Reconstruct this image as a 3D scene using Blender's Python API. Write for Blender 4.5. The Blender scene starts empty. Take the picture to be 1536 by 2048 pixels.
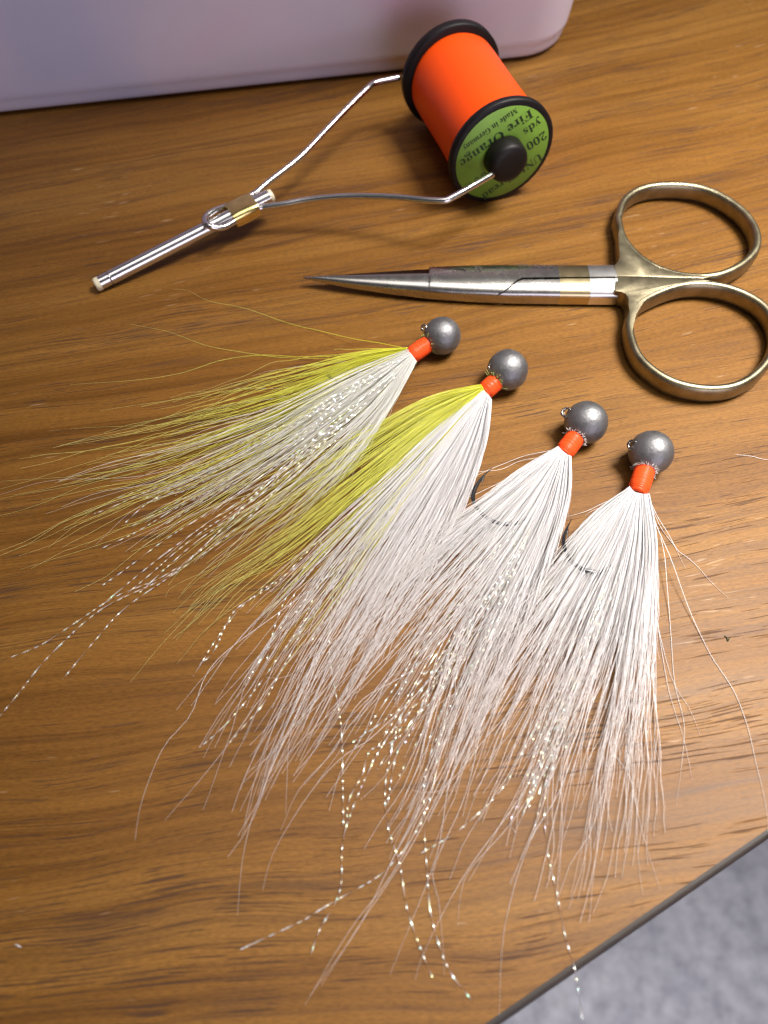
import bpy, bmesh, math, random
import numpy as np
from mathutils import Vector, Matrix

R_ = math.radians
MM = 0.001
rng = np.random.default_rng(11)
random.seed(5)
scn = bpy.context.scene
col = scn.collection

# ------------------------------------------------------------------ camera
FPX = 1538.0                       # focal length in photo pixels (1536 x 2048 frame)
TILT = R_(30.0)
CAM_H = 118.0                      # mm above the table top
cd = bpy.data.cameras.new('camera')
cam = bpy.data.objects.new('camera', cd)
col.objects.link(cam)
cam.location = (0, 0, CAM_H * MM)
cam.rotation_euler = (TILT, 0, 0)
cd.sensor_fit = 'VERTICAL'
cd.sensor_height = 36.0
cd.lens = 36.0 * FPX / 2048.0
cd.clip_start = 0.005
cd.clip_end = 50.0
cd.dof.use_dof = True
cd.dof.focus_distance = 0.138
cd.dof.aperture_fstop = cd.lens / 1.5      # 1.5 mm pupil
scn.camera = cam

# ------------------------------------------------------------------ world and lamps
w = bpy.data.worlds.new('World'); scn.world = w
w.use_nodes = True
bg = w.node_tree.nodes['Background']
bg.inputs['Color'].default_value = (0.92, 0.88, 0.94, 1)
bg.inputs['Strength'].default_value = 0.075

def area(name, loc, aim, size, power, color, spread=180, size_y=None):
    l = bpy.data.lights.new(name, 'AREA')
    l.energy = power; l.color = color; l.size = size; l.spread = R_(spread)
    if size_y: l.shape = 'RECTANGLE'; l.size_y = size_y
    o = bpy.data.objects.new(name, l); col.objects.link(o)
    o.location = Vector(loc) * MM
    d = (Vector(aim) - Vector(loc)).normalized()
    o.rotation_euler = d.to_track_quat('-Z', 'Y').to_euler()
    return o
area('ceiling_lamp', (255, 150, 450), (138, 80, 0), 0.20, 0.93, (1.0, 0.96, 0.90), 54)
area('second_ceiling_lamp', (20, 85, 720), (95, 85, 0), 0.36, 0.20, (1.0, 0.96, 0.92), 70)
area('cool_fill_lamp', (260, -500, 150), (0, 180, 45), 0.42, 0.85, (0.86, 0.82, 1.0), 120)  # added cool fill, low in front, to brighten the tub wall

scn.view_settings.view_transform = 'Standard'
scn.view_settings.look = 'None'
scn.view_settings.exposure = 0.0
scn.view_settings.gamma = 1.0
scn.render.engine = 'CYCLES'
scn.cycles.use_denoising = True
scn.cycles.denoiser = 'OPENIMAGEDENOISE'
scn.cycles.max_bounces = 10
scn.cycles.transparent_max_bounces = 24
scn.cycles.caustics_reflective = False
scn.cycles.caustics_refractive = False
scn.cycles.sample_clamp_indirect = 6.0
scn.cycles.filter_width = 1.3

# ------------------------------------------------------------------ geometry of the view: a photo pixel at a known height -> mm on the table
UP = np.array([0, math.cos(TILT), math.sin(TILT)])
FW = np.array([0, math.sin(TILT), -math.cos(TILT)])
def P(x, y, z=0.0):
    x = np.asarray(x, float); y = np.asarray(y, float); z = np.asarray(z, float)
    a = (x - 768) / FPX; b = (1024 - y) / FPX
    d = np.stack([a, b * UP[1] + FW[1], b * UP[2] + FW[2]], -1)
    t = (z - CAM_H) / d[..., 2]
    p = d * t[..., None]
    p[..., 2] += CAM_H
    return p
def V(x, y, z=0.0): return Vector(P(x, y, z))

# ------------------------------------------------------------------ object helpers
def thing(name, label, cat, loc, group=None):
    o = bpy.data.objects.new(name, None); col.objects.link(o)
    o.empty_display_size = 0.005
    o.location = Vector(loc) * MM
    o['label'] = label; o['category'] = cat
    if group: o['group'] = group
    return o
def origin(par):
    while par is not None and par.parent is not None: par = par.parent
    return np.array(par.location) if par is not None else np.zeros(3)
def mesh(name, v, f, mat, parent=None, smooth=True, kind=None, label=None, attr=None):
    """Link vertices (mm, world) and faces as one mesh object under parent."""
    me = bpy.data.meshes.new(name)
    v = np.asarray(v, float) * MM
    base = origin(parent)
    if parent is None: base = v.mean(0); base[2] = v[:, 2].min()
    me.from_pydata((v - base).tolist(), [], f.tolist() if isinstance(f, np.ndarray) else f)
    for m in (mat if isinstance(mat, (list, tuple)) else [mat]): me.materials.append(m)
    if smooth: me.polygons.foreach_set('use_smooth', np.ones(len(me.polygons), bool))
    if attr is not None:
        a = me.attributes.new('along', 'FLOAT', 'POINT'); a.data.foreach_set('value', np.asarray(attr, np.float32))
    me.update()
    o = bpy.data.objects.new(name, me); col.objects.link(o)
    if parent is not None: o.parent = parent
    else: o.location = base
    if kind: o['kind'] = kind
    if label: o['label'] = label
    return o
def crom(pts, n):
    """Catmull-Rom through pts, n samples evenly spread along its length."""
    p = np.asarray(pts, float)
    q = np.vstack([2 * p[0] - p[1], p, 2 * p[-1] - p[-2]])
    out = []
    for i in range(len(p) - 1):
        t = np.linspace(0, 1, 24, endpoint=False)[:, None]
        a, b, c, d = q[i], q[i + 1], q[i + 2], q[i + 3]
        out.append(0.5 * (2 * b + (c - a) * t + (2 * a - 5 * b + 4 * c - d) * t**2 + (3 * b - a - 3 * c + d) * t**3))
    o = np.vstack(out + [p[-1:]])
    s = np.r_[0, np.cumsum(np.linalg.norm(np.diff(o, axis=0), axis=1))]
    u = np.linspace(0, s[-1], n)
    return np.stack([np.interp(u, s, o[:, k]) for k in range(p.shape[1])], 1)
def frames(c, closed=False):
    if closed: t = np.roll(c, -1, 0) - np.roll(c, 1, 0)
    else: t = np.gradient(c, axis=0)
    t /= np.linalg.norm(t, axis=1)[:, None] + 1e-12
    s = np.cross(t, [0, 0, 1.0]); s /= np.linalg.norm(s, axis=1)[:, None] + 1e-9
    return t, s, np.cross(s, t)
def tube(c, r, n=12, closed=False, rv=None, power=2.0, caps=True):
    """Sweep an ellipse / superellipse of half-sizes r (sideways) and rv (upward) along the curve c."""
    c = np.asarray(c, float); m = len(c)
    r = np.broadcast_to(np.asarray(r, float), (m,)); rv = r if rv is None else np.broadcast_to(np.asarray(rv, float), (m,))
    t, s, u = frames(c, closed)
    a = np.linspace(0, 2 * np.pi, n, endpoint=False)
    ca = np.sign(np.cos(a)) * np.abs(np.cos(a)) ** (2 / power); sa = np.sign(np.sin(a)) * np.abs(np.sin(a)) ** (2 / power)
    v = c[:, None] + s[:, None] * (r[:, None] * ca)[..., None] + u[:, None] * (rv[:, None] * sa)[..., None]
    f = []
    for i in range(m if closed else m - 1):
        i2 = (i + 1) % m
        for j in range(n): f.append((i * n + j, i * n + (j + 1) % n, i2 * n + (j + 1) % n, i2 * n + j))
    if not closed and caps:
        f.append(tuple(range(n))[::-1]); f.append(tuple((m - 1) * n + j for j in range(n)))
    return v.reshape(-1, 3), f
def lathe(prof, o, ax, n=64, cap=True):
    """Turn a profile [(distance along axis, radius)] about the axis ax through o."""
    ax = np.asarray(ax, float); ax /= np.linalg.norm(ax)
    e1 = np.cross(ax, [0, 0, 1.0]) if abs(ax[2]) < .9 else np.cross(ax, [1.0, 0, 0])
    e1 /= np.linalg.norm(e1); e2 = np.cross(e1, ax)
    a = np.linspace(0, 2 * np.pi, n, endpoint=False)
    ring = np.cos(a)[:, None] * e1 + np.sin(a)[:, None] * e2
    v = np.vstack([np.asarray(o) + ax * d + ring * r for d, r in prof]); f = []
    for i in range(len(prof) - 1):
        for j in range(n): f.append((i * n + j, (i + 1) * n + j, (i + 1) * n + (j + 1) % n, i * n + (j + 1) % n))
    if cap:
        f.append(tuple(range(n))); f.append(tuple((len(prof) - 1) * n + j for j in range(n))[::-1])
    return v, f
def fixn(o):
    bm = bmesh.new(); bm.from_mesh(o.data); bmesh.ops.recalc_face_normals(bm, faces=bm.faces); bm.to_mesh(o.data); bm.free(); return o
def sharp(o, ang=40):
    me = o.data
    bm = bmesh.new(); bm.from_mesh(me)
    for e in bm.edges:
        if len(e.link_faces) == 2 and e.calc_face_angle(0) > R_(ang): e.smooth = False
    bm.to_mesh(me); bm.free(); return o
def slab(name, poly, z0, z1, mat, parent, bev=0.4, seg=3):
    bm = bmesh.new(); base = origin(parent)
    top = [bm.verts.new(Vector((p[0], p[1], z1)) * MM - Vector(base)) for p in poly]
    f = bm.faces.new(top)
    g = bmesh.ops.extrude_face_region(bm, geom=[f])
    for x in g['geom']:
        if isinstance(x, bmesh.types.BMVert): x.co.z -= (z1 - z0) * MM
    bmesh.ops.recalc_face_normals(bm, faces=bm.faces)
    if bev: bmesh.ops.bevel(bm, geom=[e for e in bm.edges], offset=bev * MM, segments=seg, affect='EDGES', profile=0.6)
    me = bpy.data.meshes.new(name); bm.to_mesh(me); bm.free(); me.materials.append(mat)
    me.polygons.foreach_set('use_smooth', np.ones(len(me.polygons), bool))
    o = bpy.data.objects.new(name, me); col.objects.link(o); o.parent = parent
    return sharp(o, 50)

# ------------------------------------------------------------------ materials
class NT:
    def __init__(s, name):
        s.m = bpy.data.materials.new(name); s.m.use_nodes = True
        s.t = s.m.node_tree; s.b = s.t.nodes['Principled BSDF']; s.out = s.t.nodes['Material Output']
    def n(s, typ, **kw):
        x = s.t.nodes.new(typ)
        for k, v in kw.items():
            if k.startswith('i_'):
                x.inputs[k[2:].replace('_', ' ')].default_value = v
            else: setattr(x, k, v)
        return x
    def l(s, a, b): s.t.links.new(a, b)
    def math(s, op, a, b=None, c=None, clamp=False):
        x = s.n('ShaderNodeMath', operation=op, use_clamp=clamp)
        for i, q in enumerate((a, b, c)):
            if q is None: continue
            if isinstance(q, (int, float)): x.inputs[i].default_value = q
            else: s.l(q, x.inputs[i])
        return x.outputs[0]
    def ramp(s, fac, stops):
        x = s.n('ShaderNodeValToRGB'); s.l(fac, x.inputs[0])
        e = x.color_ramp.elements
        while len(e) < len(stops): e.new(0.5)
        for q, (p, c) in zip(e, stops):
            q.position = p; q.color = (*c, 1) if len(c) == 3 else c
        return x.outputs[0]
    def noise(s, vec, scale, detail=3, rough=.55, dist=0.0):
        x = s.n('ShaderNodeTexNoise'); x.inputs['Scale'].default_value = scale
        x.inputs['Detail'].default_value = detail; x.inputs['Roughness'].default_value = rough; x.inputs['Distortion'].default_value = dist
        if vec is not None: s.l(vec, x.inputs['Vector'])
        return x.outputs['Fac']
    def mix(s, fac, a, b, mode='MIX'):
        x = s.n('ShaderNodeMix', data_type='RGBA', blend_type=mode)
        for i, q in ((0, fac), (6, a), (7, b)):
            if isinstance(q, (int, float)): x.inputs[i].default_value = q
            elif isinstance(q, tuple): x.inputs[i].default_value = (*q, 1) if len(q) == 3 else q
            else: s.l(q, x.inputs[i])
        return x.outputs[2]
    def bump(s, h, strength, dist):
        x = s.n('ShaderNodeBump'); x.inputs['Strength'].default_value = strength; x.inputs['Distance'].default_value = dist
        s.l(h, x.inputs['Height']); s.l(x.outputs[0], s.b.inputs['Normal']); return x
    def obj(s): return s.n('ShaderNodeTexCoord').outputs['Object']
    def scaled(s, vec, sc, rot=(0, 0, 0)):
        x = s.n('ShaderNodeMapping'); x.inputs['Scale'].default_value = sc; x.inputs['Rotation'].default_value = rot
        s.l(vec, x.inputs['Vector']); return x.outputs[0]
def pbr(name, base, rough=.5, metal=0.0, spec=.5, vary=0.0, vscale=300, bump=0.0, bscale=900):
    k = NT(name); b = k.b
    b.inputs['Base Color'].default_value = (*base, 1); b.inputs['Roughness'].default_value = rough
    b.inputs['Metallic'].default_value = metal; b.inputs['Specular IOR Level'].default_value = spec
    if vary:
        n = k.noise(k.obj(), vscale, 4, .6)
        d = tuple(max(0, c * (1 - vary)) for c in base); u = tuple(min(1, c * (1 + vary)) for c in base)
        k.l(k.ramp(n, [(.3, d), (.7, u)]), b.inputs['Base Color'])
        k.l(k.math('MULTIPLY_ADD', n, .3 * rough, rough * .85), b.inputs['Roughness'])
    if bump: k.bump(k.noise(k.obj(), bscale, 3, .6), bump, 0.0001)
    return k.m

def wood_mat():
    k = NT('wood_veneer'); co = k.obj()
    sp = k.n('ShaderNodeSeparateXYZ'); k.l(co, sp.inputs[0])
    x, y = sp.outputs[0], sp.outputs[1]                       # metres
    slope = k.math('MULTIPLY_ADD', y, 1.25, 0.175)            # the figure fans out a little across the board
    v0 = k.math('SUBTRACT', y, k.math('MULTIPLY', x, slope))
    cb = k.n('ShaderNodeCombineXYZ'); k.l(x, cb.inputs[0]); k.l(v0, cb.inputs[1])
    g0 = cb.outputs[0]
    wav = k.noise(k.scaled(g0, (14, 30, 1)), 1.0, 2, .5)
    v = k.math('ADD', v0, k.math('MULTIPLY', k.math('SUBTRACT', wav, .5), .010))
    cb2 = k.n('ShaderNodeCombineXYZ'); k.l(x, cb2.inputs[0]); k.l(v, cb2.inputs[1])
    g = cb2.outputs[0]
    broad = k.noise(k.scaled(g, (5, 60, 1)), 1.0, 3, .55)
    streak = k.noise(k.scaled(g, (10, 520, 1)), 1.0, 4, .6)
    fibre = k.noise(k.scaled(g, (60, 3000, 1)), 1.0, 3, .6)
    c1 = k.ramp(broad, [(.30, (.158, .064, .0095)), (.48, (.204, .088, .0145)), (.70, (.256, .120, .0245))])
    c2 = k.ramp(streak, [(.30, (.66, .62, .58)), (.52, (1, 1, 1)), (.75, (1.14, 1.13, 1.12))])
    c = k.mix(1.0, c1, c2, 'MULTIPLY')
    c = k.mix(.55, c, k.ramp(fibre, [(.32, (.72, .69, .66)), (.6, (1.08, 1.08, 1.08))]), 'MULTIPLY')
    spk = k.noise(k.scaled(g, (900, 5200, 1)), 1.0, 2, .6)
    c = k.mix(.6, c, k.ramp(spk, [(.36, (.62, .58, .55)), (.52, (1, 1, 1)), (.66, (1.16, 1.15, 1.14))]), 'MULTIPLY')
    # dark growth lines: thin, long, broken
    line = k.noise(k.scaled(g, (7, 210, 1)), 1.0, 2, .5)
    lm = k.math('SUBTRACT', 1.0, k.math('MULTIPLY', k.math('ABSOLUTE', k.math('SUBTRACT', line, .56)), 26), clamp=True)
    brk = k.noise(k.scaled(g, (34, 160, 1)), 1.0, 3, .6)
    lm = k.math('MULTIPLY', lm, k.math('MULTIPLY_ADD', brk, 5.0, -2.3, clamp=True))
    # pores: short dark dashes, gathered into bands
    por = k.noise(k.scaled(g, (85, 3000, 1)), 1.0, 1.5, .5)
    band = k.noise(k.scaled(g, (12, 110, 1)), 1.0, 2, .5)
    th = k.math('MULTIPLY_ADD', band, -.46, .86)
    pm = k.math('MULTIPLY', k.math('SUBTRACT', por, th), 24, clamp=True)
    # few pale flecks
    fle = k.noise(k.scaled(g, (170, 1500, 7)), 1.0, 1.5, .5)
    fb = k.noise(k.scaled(co, (26, 40, 3)), 1.0, 2, .5)
    fm = k.math('MULTIPLY', k.math('SUBTRACT', fle, k.math('MULTIPLY_ADD', fb, -.5, .98)), 10, clamp=True)
    c = k.mix(k.math('MULTIPLY', lm, .60), c, (.070, .030, .014))
    p2 = k.noise(k.scaled(g, (26, 3300, 3)), 1.0, 2, .55)
    p2m = k.math('MULTIPLY', k.math('SUBTRACT', p2, k.math('ADD', th, -.02)), 20, clamp=True)
    c = k.mix(k.math('MULTIPLY', p2m, .36), c, (.075, .030, .012))
    c = k.mix(k.math('MULTIPLY', pm, .80), c, (.060, .027, .014))
    c = k.mix(k.math('MULTIPLY', fm, .45), c, (.50, .34, .21))
    k.l(c, k.b.inputs['Base Color'])
    ro = k.math('MULTIPLY_ADD', streak, .16, .38)
    k.l(k.math('ADD', ro, k.math('MULTIPLY', pm, .15)), k.b.inputs['Roughness'])
    k.b.inputs['Specular IOR Level'].default_value = .22
    h = k.math('SUBTRACT', k.math('MULTIPLY', fibre, .35), k.math('ADD', pm, k.math('MULTIPLY', lm, .5)))
    k.bump(h, .35, 0.00008)
    return k.m
M = {}
M['wood'] = wood_mat()
M['edge'] = pbr('dark_table_edge', (.020, .011, .007), .6, vary=.35, vscale=400)

def floor_mat():
    k = NT('grey_floor'); co = k.obj()
    a = k.noise(co, 85, 3, .6); b = k.noise(co, 24, 2, .5)
    c = k.ramp(a, [(.30, (.29, .295, .36)), (.5, (.40, .405, .475)), (.72, (.52, .52, .60))])
    c = k.mix(.5, c, k.ramp(b, [(.3, (.75, .75, .8)), (.7, (1.15, 1.12, 1.1))]), 'MULTIPLY')
    k.l(c, k.b.inputs['Base Color']); k.b.inputs['Roughness'].default_value = .9
    k.bump(a, .4, .002); return k.m
M['floor'] = floor_mat()

def tub_mat():
    k = NT('frosted_plastic'); co = k.obj()
    n = k.noise(k.scaled(co, (1, 1, 1)), 22, 1.5, .45)
    c = k.ramp(n, [(.30, (.57, .58, .76)), (.45, (.70, .65, .77)), (.58, (.73, .67, .77)), (.70, (.80, .58, .72))])
    k.l(c, k.b.inputs['Base Color'])
    k.b.inputs['Roughness'].default_value = .42; k.b.inputs['Specular IOR Level'].default_value = .4
    k.b.inputs['Subsurface Weight'].default_value = .25
    k.b.inputs['Subsurface Radius'].default_value = (.004, .003, .004)
    k.bump(k.noise(co, 1500, 2, .5), .06, .0001)
    return k.m
M['tub'] = tub_mat()
M['chrome'] = pbr('polished_steel', (.66, .64, .64), .22, 1.0, vary=.03, vscale=120)
M['steel'] = pbr('satin_steel', (.45, .43, .405), .27, 1.0, vary=.05, vscale=420, bump=.02, bscale=2500)
M['bright'] = pbr('bright_steel', (.80, .78, .76), .34, 1.0, vary=.05, vscale=400)
M['hollow'] = pbr('blade_steel_dark_reflection', (.055, .038, .034), .34, 1.0, vary=.15, vscale=300)  # base colour darkened to carry the dark reflection on the blade face
M['handle'] = pbr('champagne_gold_satin', (.285, .245, .160), .40, 1.0, vary=.22, vscale=420, bump=.16, bscale=1800)
M['gold'] = pbr('gold_plating', (.56, .46, .27), .30, 1.0, vary=.08, vscale=420)
M['brass'] = pbr('polished_brass', (.80, .62, .25), .22, 1.0, vary=.16, vscale=500)
M['ceramic'] = pbr('cream_ceramic', (.74, .66, .48), .3)
M['rubber'] = pbr('black_plastic', (.007, .005, .006), .5, 0.0, .25, vary=.2, vscale=700)
M['knob'] = pbr('black_rubber', (.007, .005, .005), .5, 0.0, .25, bump=.08, bscale=1500)
M['label'] = pbr('green_paper', (.16, .30, .035), .5, vary=.10, vscale=260)
M['ink'] = pbr('dark_green_ink', (.014, .035, .010), .6)
M['etch'] = pbr('etched_grey', (.10, .085, .08), .5, .4)
M['dark'] = pbr('dark_joint', (.02, .015, .012), .6)
M['hook'] = pbr('black_nickel', (.10, .10, .105), .28, 1.0)
M['eyelet'] = pbr('bright_nickel', (.50, .46, .42), .22, 1.0)

def lead_mat():
    k = NT('cast_lead'); co = k.obj()
    n = k.noise(co, 900, 4, .65); n2 = k.noise(co, 260, 3, .6)
    k.l(k.ramp(n2, [(.3, (.165, .162, .168)), (.7, (.275, .27, .275))]), k.b.inputs['Base Color'])
    k.b.inputs['Metallic'].default_value = .85
    k.l(k.math('MULTIPLY_ADD', n2, .22, .40), k.b.inputs['Roughness'])
    k.bump(n, .42, .00030); return k.m
M['lead'] = lead_mat()

def thread_mat(name, base, freq, rough, bstr):
    """Wound thread: fine turns across the local 'along' coordinate (mm along the axis)."""
    k = NT(name)
    at = k.n('ShaderNodeAttribute', attribute_name='along').outputs['Fac']
    sn = k.math('SINE', k.math('MULTIPLY', at, freq))
    nz = k.noise(k.obj(), 600, 3, .6)
    cb = k.n('ShaderNodeCombineXYZ'); k.l(at, cb.inputs[0]); w1 = k.noise(cb.outputs[0], 1.6, 4, .7)
    nz = k.math('ADD', k.math('MULTIPLY', nz, .5), k.math('MULTIPLY_ADD', w1, 2.6, -.9, clamp=True))
    d = tuple(c * .72 for c in base)
    k.l(k.mix(k.math('MULTIPLY_ADD', sn, .10, k.math('MULTIPLY', nz, .4), clamp=True), base, d), k.b.inputs['Base Color'])
    k.b.inputs['Roughness'].default_value = rough; k.b.inputs['Specular IOR Level'].default_value = .22
    
    k.bump(sn, bstr, .00006); return k.m
M['thread'] = thread_mat('orange_thread', (1.0, .085, .004), 26.0, .34, .18)
M['wrap'] = thread_mat('orange_wrap', (.95, .085, .016), 18.0, .36, .35)

def hair_mat(name, root, tip, trans=.35):
    k = NT(name); t = k.t
    t.nodes.remove(k.b)
    at = k.n('ShaderNodeAttribute', attribute_name='along').outputs['Fac']
    ge = k.n('ShaderNodeNewGeometry').outputs['Random Per Island']
    c = k.ramp(at, [(0.0, root), (.55, tuple((a + b) / 2 for a, b in zip(root, tip))), (1.0, tip)])
    c = k.mix(1.0, c, k.ramp(ge, [(0, (.82, .81, .80)), (.4, (.97, .97, .97)), (1, (1.0, 1.0, 1.0))]), 'MULTIPLY')
    di = k.n('ShaderNodeBsdfDiffuse'); tr = k.n('ShaderNodeBsdfTranslucent'); gl = k.n('ShaderNodeBsdfGlossy')
    gl.inputs['Roughness'].default_value = .32
    k.l(c, di.inputs[0]); k.l(c, tr.inputs[0])
    m1 = k.n('ShaderNodeMixShader'); m1.inputs[0].default_value = trans
    k.l(di.outputs[0], m1.inputs[1]); k.l(tr.outputs[0], m1.inputs[2])
    m2 = k.n('ShaderNodeMixShader'); m2.inputs[0].default_value = .07
    k.l(m1.outputs[0], m2.inputs[1]); k.l(gl.outputs[0], m2.inputs[2])
    tp = k.n('ShaderNodeBsdfTransparent'); m3 = k.n('ShaderNodeMixShader')
    k.l(k.math('MULTIPLY_ADD', at, .26, .10), m3.inputs[0]); k.l(m2.outputs[0], m3.inputs[1]); k.l(tp.outputs[0], m3.inputs[2])
    k.l(m3.outputs[0], k.out.inputs['Surface']); return k.m
M['white_hair'] = hair_mat('white_bucktail', (.97, .965, .98), (.98, .89, .85), .32)
M['cream_hair'] = hair_mat('cream_bucktail', (.97, .965, .93), (.97, .91, .78), .32)
M['yellow_hair'] = hair_mat('chartreuse_bucktail', (.97, .97, .045), (.97, .93, .42), .48)
M['stub_hair'] = hair_mat('trimmed_white', (.86, .82, .80), (.86, .80, .76))
M['lime_stub'] = hair_mat('trimmed_lime', (.52, .58, .14), (.58, .62, .22))

def tinsel_mat():
    k = NT('pearl_tinsel'); t = k.t; t.nodes.remove(k.b)
    n = k.noise(k.obj(), 700, 1, .5)
    c = k.ramp(n, [(.30, (.40, 1.0, .70)), (.42, (1.0, .96, .45)), (.50, (1, 1, .9)), (.60, (.50, .95, .85)), (.70, (.80, .70, 1.0))])
    gl = k.n('ShaderNodeBsdfGlossy'); gl.inputs['Roughness'].default_value = .36; k.l(c, gl.inputs[0])
    tr = k.n('ShaderNodeBsdfTransparent'); tr.inputs[0].default_value = (.98, .95, .97, 1)
    m = k.n('ShaderNodeMixShader'); m.inputs[0].default_value = .36
    df = k.n('ShaderNodeBsdfDiffuse'); df.inputs[0].default_value = (.92, .80, .80, 1)
    k.l(tr.outputs[0], m.inputs[1]); k.l(gl.outputs[0], m.inputs[2])
    m2 = k.n('ShaderNodeMixShader'); m2.inputs[0].default_value = .24
    k.l(m.outputs[0], m2.inputs[1]); k.l(df.outputs[0], m2.inputs[2]); k.l(m2.outputs[0], k.out.inputs['Surface']); return k.m
M['tinsel'] = tinsel_mat()

# ------------------------------------------------------------------ floor and table
fz = -480.0
fl = mesh('floor', [(-2500, -2500, fz), (2500, -2500, fz), (2500, 2500, fz), (-2500, 2500, fz)], [(0, 1, 2, 3)], M['floor'], kind='structure', smooth=False)

E0 = np.array(P(975, 2044)); E1 = np.array(P(1534, 1659))
ed = (E1 - E0) / np.linalg.norm(E1 - E0); en = np.array([ed[1], -ed[0], 0])       # en points off the table
table = thing('table', 'brown wood veneer table under the lures and tools, edge cut diagonally with a dark rim', 'table', (0, 60, -22))
RND = 0.75
A = E0 - ed * 500; B = E0 + ed * 420
poly = [A, B, B + np.array([-60, 500, 0]), A + np.array([-420, 640, 0])]
top = slab('tabletop', [p[:2] for p in poly], -22.0, 0.0, M['wood'], table, bev=0)
prof = [(0, 0.03)]
for i in range(9):
    a = math.pi / 2 * i / 8
    prof.append((.35 + (RND - .0) * math.sin(a), .03 - (RND) * (1 - math.cos(a))))
prof += [(.35 + RND, -21), (0.02, -21.5)]
seg = 40; v = []; f = []
for i in range(seg + 1):
    b = A + (B - A) * i / seg
    for (o_, z_) in prof: v.append(b + en * o_ + np.array([0, 0, z_]))
n_ = len(prof)
for i in range(seg):
    for j in range(n_ - 1): f.append((i * n_ + j, i * n_ + j + 1, (i + 1) * n_ + j + 1, (i + 1) * n_ + j))
fixn(mesh('edge_band', np.array(v), f, M['edge'], table))

# ------------------------------------------------------------------ frosted plastic tub behind
a0 = P(0, 229, .6)[:2]; a1 = P(1006, 122, .6)[:2]
du = (a1 - a0) / np.linalg.norm(a1 - a0); dv = np.array([-du[1], du[0]])
cr = P(1150, 104, .6)[:2]
ext = float(np.dot(cr - a0, du)); RC = 15.0; back = 150.0; left = -110.0
def plan(off, nrm=14):
    """Rounded rectangle offset outward by off."""
    pts = []
    for (cx, cy, s) in ((ext - RC, RC, -90), (ext - RC, back - RC, 0), (left + RC, back - RC, 90), (left + RC, RC, 180)):
        for i in range(nrm + 1):
            a = R_(s + 90 * i / nrm)
            q = np.array([cx + (RC + off) * math.cos(a), cy + (RC + off) * math.sin(a)])
            pts.append(a0 + du * q[0] + dv * q[1])
    return pts
levels = [(.5, -3.2), (.55, -1.6), (.8, -.8), (1.3, -.3), (2.2, 0), (3.4, .15), (4.0, .35), (4.5, .62), (5.0, .8), (6, .92), (12, 1.6), (24, 3.1), (44, 5.4), (70, 8.0), (71, 9.2), (73, 9.4), (73, 7.2), (70, 6.4), (12, -.4), (3, -2.4), (2.2, -5)]
tub = thing('storage_tub', 'frosted lavender plastic tub with rounded corner, behind the thread spool', 'tub', (*(a0 + du * 60 + dv * 70), 0))
v = []; f = []; k_ = len(plan(0))
for z, off in levels: v += [(*p, z) for p in plan(off)]
for i in range(len(levels) - 1):
    for j in range(k_): f.append((i * k_ + j, i * k_ + (j + 1) % k_, (i + 1) * k_ + (j + 1) % k_, (i + 1) * k_ + j))
f.append(tuple(range(k_))[::-1]); f.append(tuple((len(levels) - 1) * k_ + j for j in range(k_)))
fixn(mesh('tub_body', np.array(v), f, M['tub'], tub))

# ------------------------------------------------------------------ thread spool
SC = np.array([25.75, 151.15, 12.03]); AZ = -1.2453; SR = 12.03; SL = 32.4
ax = np.array([math.cos(AZ), math.sin(AZ), 0.0]); e1 = np.array([-ax[1], ax[0], 0]); e2 = np.array([0, 0, 1.0])
spool = thing('thread_spool', 'spool of fluorescent orange thread with black flanges and green label, held in the bobbin', 'thread spool', (*(SC - ax * SL / 2)[:2], 0))
def flange(d0, d1):
    a, b = min(d0, d1), max(d0, d1); th = b - a
    return lathe([(a, 3.2), (a, SR - .6), (a + .12, SR - .25), (a + .4, SR), (b - .4, SR), (b - .12, SR - .25), (b, SR - .6), (b, 3.2)], SC, ax, 72, cap=False)
fl1 = fixn(mesh('flange', *flange(-2.0, 0), M['rubber'], spool)); fixn(mesh('flange', *flange(-SL, -SL + 2.6), M['rubber'], spool))
fixn(mesh('core', *lathe([(-SL + .2, 3.6), (-.2, 3.6)], SC, ax, 32, cap=False), M['rubber'], spool))
pr = []; al = []
for i in range(90):
    t = i / 89; d = -SL + 2.62 + t * (SL - 4.64)
    r = 10.55 + .05 * math.sin(t * 9) - .35 * max(0, 1 - min(t, 1 - t) * 30)
    pr.append((d, r))
v, f = lathe(pr, SC, ax, 72, cap=False)
fixn(mesh('thread', v, f, M['thread'], spool, attr=np.repeat([p[0] for p in pr], 72)))
lab = fixn(mesh('label', *lathe([(.03, 3.3), (.05, 10.75), (.0, 10.8)], SC, ax, 72, cap=False), M['label'], spool))
LA = R_(210)
tx = math.cos(LA) * e1 + math.sin(LA) * e2; ty = -math.sin(LA) * e1 + math.cos(LA) * e2
def bold(s):
    o = ''
    for ch in s:
        if 'A' <= ch <= 'Z': o += chr(0x1D400 + ord(ch) - 65)
        elif 'a' <= ch <= 'z': o += chr(0x1D41A + ord(ch) - 97)
        elif '0' <= ch <= '9': o += chr(0x1D7CE + ord(ch) - 48)
        else: o += ch
    return o
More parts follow.
